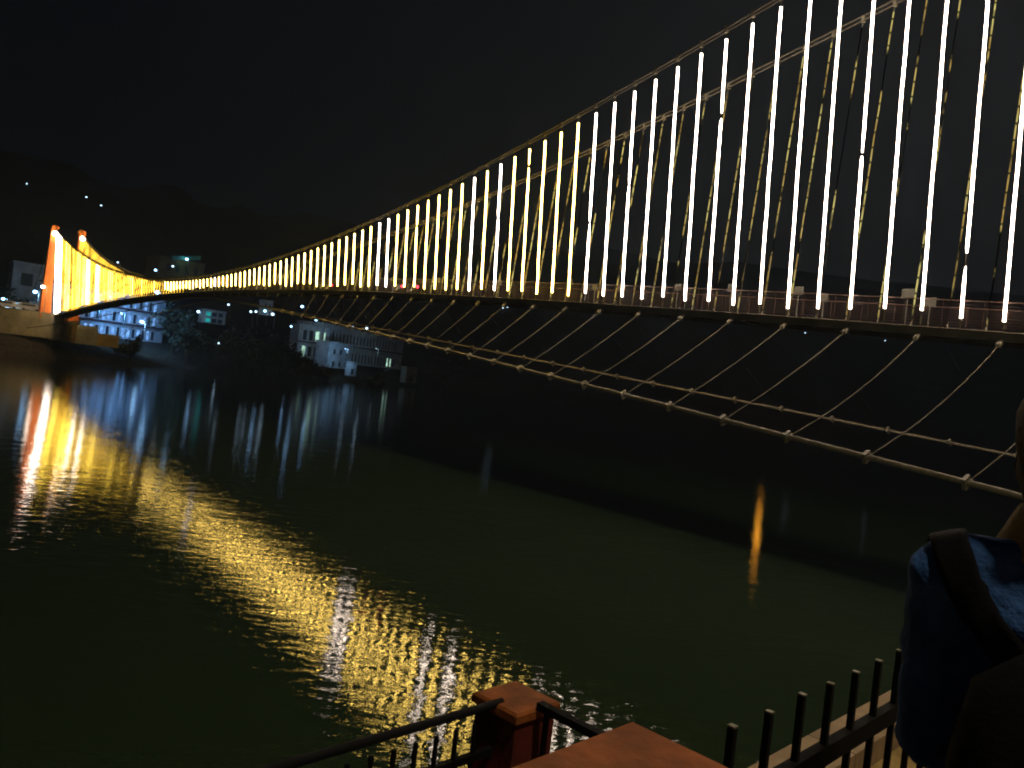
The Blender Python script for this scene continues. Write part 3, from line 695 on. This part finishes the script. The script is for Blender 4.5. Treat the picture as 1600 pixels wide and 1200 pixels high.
# railing running left from the pillar
rl = thing('iron_railing', 'black iron railing with round handrail running down left from the maroon pillar', 'railing', tuple(LC - E1 * 2))
P0 = LC - E1 * .10 - E2 * .0
def rail_pt(s, z, base, d): p = base + d * s; p.z = z; return p
hz = HC - 1.505
b = MB(); b.tube([rail_pt(0.0, hz, P0, -E1), rail_pt(7, hz, P0, -E1)], .021, 10); b.build('handrail', M['iron'], rl, True)
for z in (hz - .22, hz - .98):
    b = MB(); b.box(rail_pt(3.5, z, P0, -E1), (7, .03, .035), (E1, E2, Z)); b.build('rail', M['iron'], rl)
bm = MB(); bm.box((0, 0, 0), (.016, .016, .92), (E1, E2, Z)); bmesh_ = bm.mesh('baluster', M['iron'])
for k in range(48):
    p = rail_pt(.16 + k * .115, hz - .53, P0, -E1)
    o = link('baluster', bmesh_, rl); o.matrix_parent_inverse = Matrix.Translation(p - Vector(rl.location))
# railing returning from the pillar toward the ledge
rr = thing('iron_railing', 'short black iron railing between the maroon pillar and the orange pier', 'railing', tuple(LC + E2 * .5))
P1 = LC + E2 * .10
b = MB(); b.box(rail_pt(.55, HC - 1.485, P1, E2), (.045, 1.0, .035), (E1, E2, Z)); b.build('handrail', M['iron'], rr)
b = MB(); b.box(rail_pt(.55, HC - 2.35, P1, E2), (.03, 1.0, .035), (E1, E2, Z)); b.build('rail', M['iron'], rr)
for k in range(3):
    b = MB(); b.box(rail_pt(.10 + k * .38, HC - 2.04, P1, E2), (.02, .02, 1.1), (E1, E2, Z)); b.build('baluster', M['iron'], rr)
# picket fence on the terrace edge
fc = -0.87 / q2
fence = thing('picket_fence', 'black iron picket fence with square pickets along the ledge, in front of the person', 'fence', tuple(fp(2.5, fc, ZT)))
a_first = (0.43 + 1.30) / q2
pm = MB(); pm.box((0, 0, 0), (.0125, .0125, 1.10), (E1, E2, Z)); pm_ = pm.mesh('picket', M['iron'])
cm = MB(); cm.box((0, 0, 0), (.0132, .0132, .003), (E1, E2, Z)); cm_ = cm.mesh('picket_tip', mat('worn_bare_steel', (.16, .145, .10), .6, .3))
for k in range(0, 18):
    jit = R(k).uniform(-.003, .003)
    p = fp(a_first + k * .1312, fc, HC - .528 - .55 + jit)
    o = link('picket', pm_, fence); o.matrix_parent_inverse = Matrix.Translation(p - Vector(fence.location))
    c_ = link('picket_tip', cm_, o); c_.matrix_parent_inverse = Matrix.Translation((0, 0, .5525))
for dz in (.150, .95):
    b = MB(); b.box(fp(a_first + 1.1, fc + .0, HC - .52 - dz), (2.6, .022, .040), (E1, E2, Z)); b.build('rail', M['iron'], fence)

# ------------------------------------------------------------------ the person at the right edge
FACE = unit((0.42, 0.90, 0)); RIGHT = Vector((FACE.y, -FACE.x, 0))
PP = Vector((0.955, 1.30, ZT)); HT = HC - ZT           # eye level of the camera above the terrace
def L(x, y, z): return PP + RIGHT * x + FACE * y + Z * z
person = thing('person', 'person seen from behind at the right edge in a blue fleece, wearing a beige scarf', 'person', tuple(PP))
def skin_mesh(name, chains, m, parent, sub=2, root=0):
    """chains: list of lists of (key, point, radius); equal keys share a vertex"""
    idx = {}; vs = []; rs = []; es = []
    for ch in chains:
        prev = None
        for key, p, r in ch:
            if key is None or key not in idx:
                vs.append(tuple(p)); rs.append(r); k = len(vs) - 1
                if key is not None: idx[key] = k
            else: k = idx[key]
            if prev is not None: es.append((prev, k))
            prev = k
    me = bpy.data.meshes.new(name); me.from_pydata(vs, es, []); me.update(); me.materials.append(m)
    o = link(name, me, parent)
    md = o.modifiers.new('Skin', 'SKIN'); md.use_smooth_shade = True
    for k, sv in enumerate(me.skin_vertices[0].data):
        r = rs[k]; sv.radius = r if isinstance(r, tuple) else (r, r); sv.use_root = (k == root)
    sd = o.modifiers.new('Subdivision', 'SUBSURF'); sd.levels = sub; sd.render_levels = sub
    return o
def arm(s, grow=1.0, hand=True):
    sh, el, wr = L(s * .165, -.01, 1.400), L(s * .168, -.02, 1.10), L(s * .08, .21, 1.15)
    ch = [('chest', L(0, 0, 1.36), 0), (f's{s}', sh, .048 * grow), (f'u{s}', sh.lerp(el, .5), .042 * grow), (f'e{s}', el, .040 * grow), (f'f{s}', el.lerp(wr, .5), .036 * grow), (f'w{s}', wr, .026 * grow)]
    return ch, el, wr
body = [[('pelvis', L(0, 0, .94), (.15, .11)), ('waist', L(0, 0, 1.10), (.125, .09)), ('chest', L(0, 0, 1.30), (.145, .10)), ('sh', L(0, -.005, 1.41), (.075, .055)), ('neck', L(0, .0, 1.50), .052), ('jaw', L(0, .015, 1.57), (.066, .075)), ('skull', L(0, .005, 1.655), (.076, .094)), ('crown', L(0, 0, 1.715), (.058, .07))],
        [('jaw', 0, 0), ('mouth', L(0, .075, 1.565), .022)], [('skull', 0, 0), ('nose', L(0, .105, 1.625), .012)],
        [('skull', 0, 0), ('earl', L(-.083, 0, 1.635), .014)], [('skull', 0, 0), ('earr', L(.083, 0, 1.635), .014)]]
for s in (-1, 1):
    ch, el, wr = arm(s); ch[0] = ('sh', 0, 0); body.append(ch)
    pd = unit(wr - el); side = unit(pd.cross(Z)); palm = wr + pd * .055
    body.append([(f'w{s}', 0, 0), (f'p{s}', palm, .026)])
    for k in range(4):
        f0 = palm + pd * .035 + side * (k - 1.5) * .020; ln = (.070, .080, .076, .060)[k]
        body.append([(f'p{s}', 0, 0), (None, f0, .009), (None, f0 + pd * ln * .5 - Z * .012, .0085), (None, f0 + pd * ln * .75 - Z * .040, .0075)])
    body.append([(f'p{s}', 0, 0), (None, wr + pd * .045 - side * s * .035, .010), (None, wr + pd * .085 - side * s * .048 - Z * .015, .008)])
    hip, kn, an = L(s * .10, 0, .88), L(s * .11, .02, .49), L(s * .115, -.02, .08)
    body.append([('pelvis', 0, 0), (f'h{s}', hip, .085), (f't{s}', hip.lerp(kn, .5), .072), (f'k{s}', kn, .054), (f'c{s}', kn.lerp(an, .35), .052), (f'a{s}', an, .038), (f'o{s}', L(s * .125, .13, .04), .032)])
skin_mesh('body', body, M['skin'], person)
b = MB(); rings = []
for z, rx, ry, oy in ((1.00, .150, .115, 0), (1.04, .165, .122, 0), (1.16, .160, .118, -.005), (1.28, .172, .122, -.012), (1.36, .180, .118, -.015), (1.42, .150, .098, -.015), (1.455, .105, .080, -.008), (1.47, .075, .068, 0)):
    rings.append([L(rx * math.copysign(abs(math.cos(a)) ** .85, math.cos(a)), oy + ry * math.copysign(abs(math.sin(a)) ** .85, math.sin(a)), z) for a in [2 * math.pi * k / 24 for k in range(24)]])
b.loft(rings)
for s in (-1, 1):
    ch, el, wr = arm(s)
    b.sphere(L(s * .150, -.012, 1.385), .088, 16, 12, (1.02, .95, .95))
    b.sphere(L(s * .095, -.03, 1.430), .062, 16, 12, (1.0, 1.0, .80))
    b.sphere(L(s * .130, -.035, 1.425), .056, 16, 12)
    sh = L(s * .158, -.012, 1.385)
    b.tube([sh, sh.lerp(el, .35), sh.lerp(el, .7), el, el.lerp(wr, .12), el.lerp(wr, .6), wr], [.080, .072, .064, .060, .056, .050, .042], 16)
jacket = b.build('jacket', M['blue_fleece'], person)
md = jacket.modifiers.new('Remesh', 'REMESH'); md.mode = 'VOXEL'; md.voxel_size = .010; md.use_smooth_shade = True
md = jacket.modifiers.new('Smooth', 'SMOOTH'); md.iterations = 4; md.factor = .5
tx = bpy.data.textures.new('cloth_folds', 'CLOUDS'); tx.noise_scale = .075; tx.noise_depth = 2
md = jacket.modifiers.new('Folds', 'DISPLACE'); md.texture = tx; md.strength = .020; md.mid_level = .5; md.texture_coords = 'LOCAL'
tr = [[('pelvis', L(0, 0, 1.0), (.165, .125)), ('cr', L(0, 0, .90), (.17, .125))]]
for s in (-1, 1):
    hip, kn, an = L(s * .105, 0, .84), L(s * .115, .02, .49), L(s * .118, -.02, .08)
    tr.append([('cr', 0, 0), (None, hip, .10), (None, hip.lerp(kn, .5), .088), (None, kn, .072), (None, an, .062)])
skin_mesh('trousers', tr, M['black_cloth'], person)
for s in (-1, 1):
    b = MB(); b.sphere(L(s * .125, .06, .05), .06, 12, 8, (.9, 2.1, .85)); b.build('shoe', M['black_cloth'], person, True)
# hair: cap over the skull with a soft gathered fall to the nape
b = MB(); rings = []
for z, rx, ry, oy in ((1.775, .02, .02, 0), (1.765, .055, .065, -.005), (1.735, .083, .098, -.012), (1.69, .098, .112, -.018), (1.64, .100, .110, -.022), (1.59, .094, .095, -.032), (1.545, .078, .070, -.045), (1.50, .062, .048, -.060), (1.46, .05, .035, -.07)):
    rings.append([L(rx * math.cos(a) * (1 + .04 * math.sin(9 * a + z * 40)), oy + ry * math.sin(a) - (.02 if math.sin(a) > 0.3 and z < 1.68 else 0) - (.05 * math.sin(a) if math.sin(a) > 0 and z < 1.66 else 0), z) for a in [2 * math.pi * k / 28 for k in range(28)]])
b.loft(rings); b.build('hair', M['hair'], person, True)
# scarf: thick rolled loop round the neck, spreading on the shoulders
b = MB(); rings = []
for z, rx, ry in ((1.535, .064, .066), (1.53, .078, .080), (1.51, .088, .088), (1.485, .098, .095), (1.46, .110, .100), (1.445, .112, .100), (1.435, .09, .08)):
    rings.append([L(rx * math.cos(a) * (1 + .03 * math.sin(5 * a)), -.012 + ry * math.sin(a), z + .008 * math.sin(3 * a)) for a in [2 * math.pi * k / 24 for k in range(24)]])
b.loft(rings); b.build('scarf', M['beige_cloth'], person, True)
# black sling bag worn on the back
bag = thing('sling_bag', 'black sling bag with a broad strap over the left shoulder of the person', 'bag', tuple(L(.0, -.2, 1.0)))
b = MB(); rings = []
SP = [Vector(v) for v in ((-.165, .115, 1.30), (-.175, .095, 1.38), (-.18, .05, 1.44), (-.18, 0, 1.470), (-.177, -.05, 1.455), (-.162, -.09, 1.41), (-.14, -.12, 1.36), (-.095, -.14, 1.31), (-.04, -.15, 1.25), (.02, -.155, 1.18))]
fine = []
for k in range(len(SP) - 1):
    for j in range(5): fine.append(SP[k].lerp(SP[k + 1], j / 5))
fine.append(SP[-1])
for k, p in enumerate(fine):
    tv = (fine[min(k + 1, len(fine) - 1)] - fine[max(k - 1, 0)]).normalized(); nv = Vector((p.x * .4, p.y, p.z - 1.33)).normalized(); sv = tv.cross(nv).normalized()
    for j in range(6): b.v.append(tuple(L(*(p + sv * (j - 2.5) * .0112))))
for k in range(len(fine) - 1):
    for j in range(5): b.f.append((k * 6 + j, k * 6 + j + 1, k * 6 + j + 7, k * 6 + j + 6))
st = b.build('strap', M['black_cloth'], bag, True)
md = st.modifiers.new('Wrap', 'SHRINKWRAP'); md.target = jacket; md.wrap_method = 'NEAREST_SURFACEPOINT'; md.wrap_mode = 'ABOVE_SURFACE'; md.offset = .007
md = st.modifiers.new('Thickness', 'SOLIDIFY'); md.thickness = .006; md.offset = 0
b = MB(); rings = []
for z, w_, d_ in ((.80, .10, .03), (.82, .16, .07), (.95, .19, .10), (1.15, .185, .095), (1.27, .165, .07), (1.33, .10, .03)):
    rings.append([L(.02 + w_ * math.copysign(abs(math.cos(a)) ** .6, math.cos(a)), -.195 + d_ * math.copysign(abs(math.sin(a)) ** .7, math.sin(a)), z) for a in [2 * math.pi * k / 20 for k in range(20)]])
b.loft(rings); b.build('pouch', M['black_cloth'], bag, True)

# ------------------------------------------------------------------ thin volume added to imitate lens glare: haze
hm = bpy.data.materials.new('glare_haze_air'); hm.use_nodes = True; t = hm.node_tree; t.nodes.clear()
ho = t.nodes.new('ShaderNodeOutputMaterial'); pv = t.nodes.new('ShaderNodeVolumePrincipled')
pv.inputs['Color'].default_value = (0.52, 0.70, 1.0, 1); pv.inputs['Density'].default_value = 0.00045; pv.inputs['Anisotropy'].default_value = 0.0
t.links.new(pv.outputs[0], ho.inputs['Volume'])
o = MB().box((200, 1150, 170), (5200, 3400, 360)).build('glare_haze', hm); o['kind'] = 'stuff'
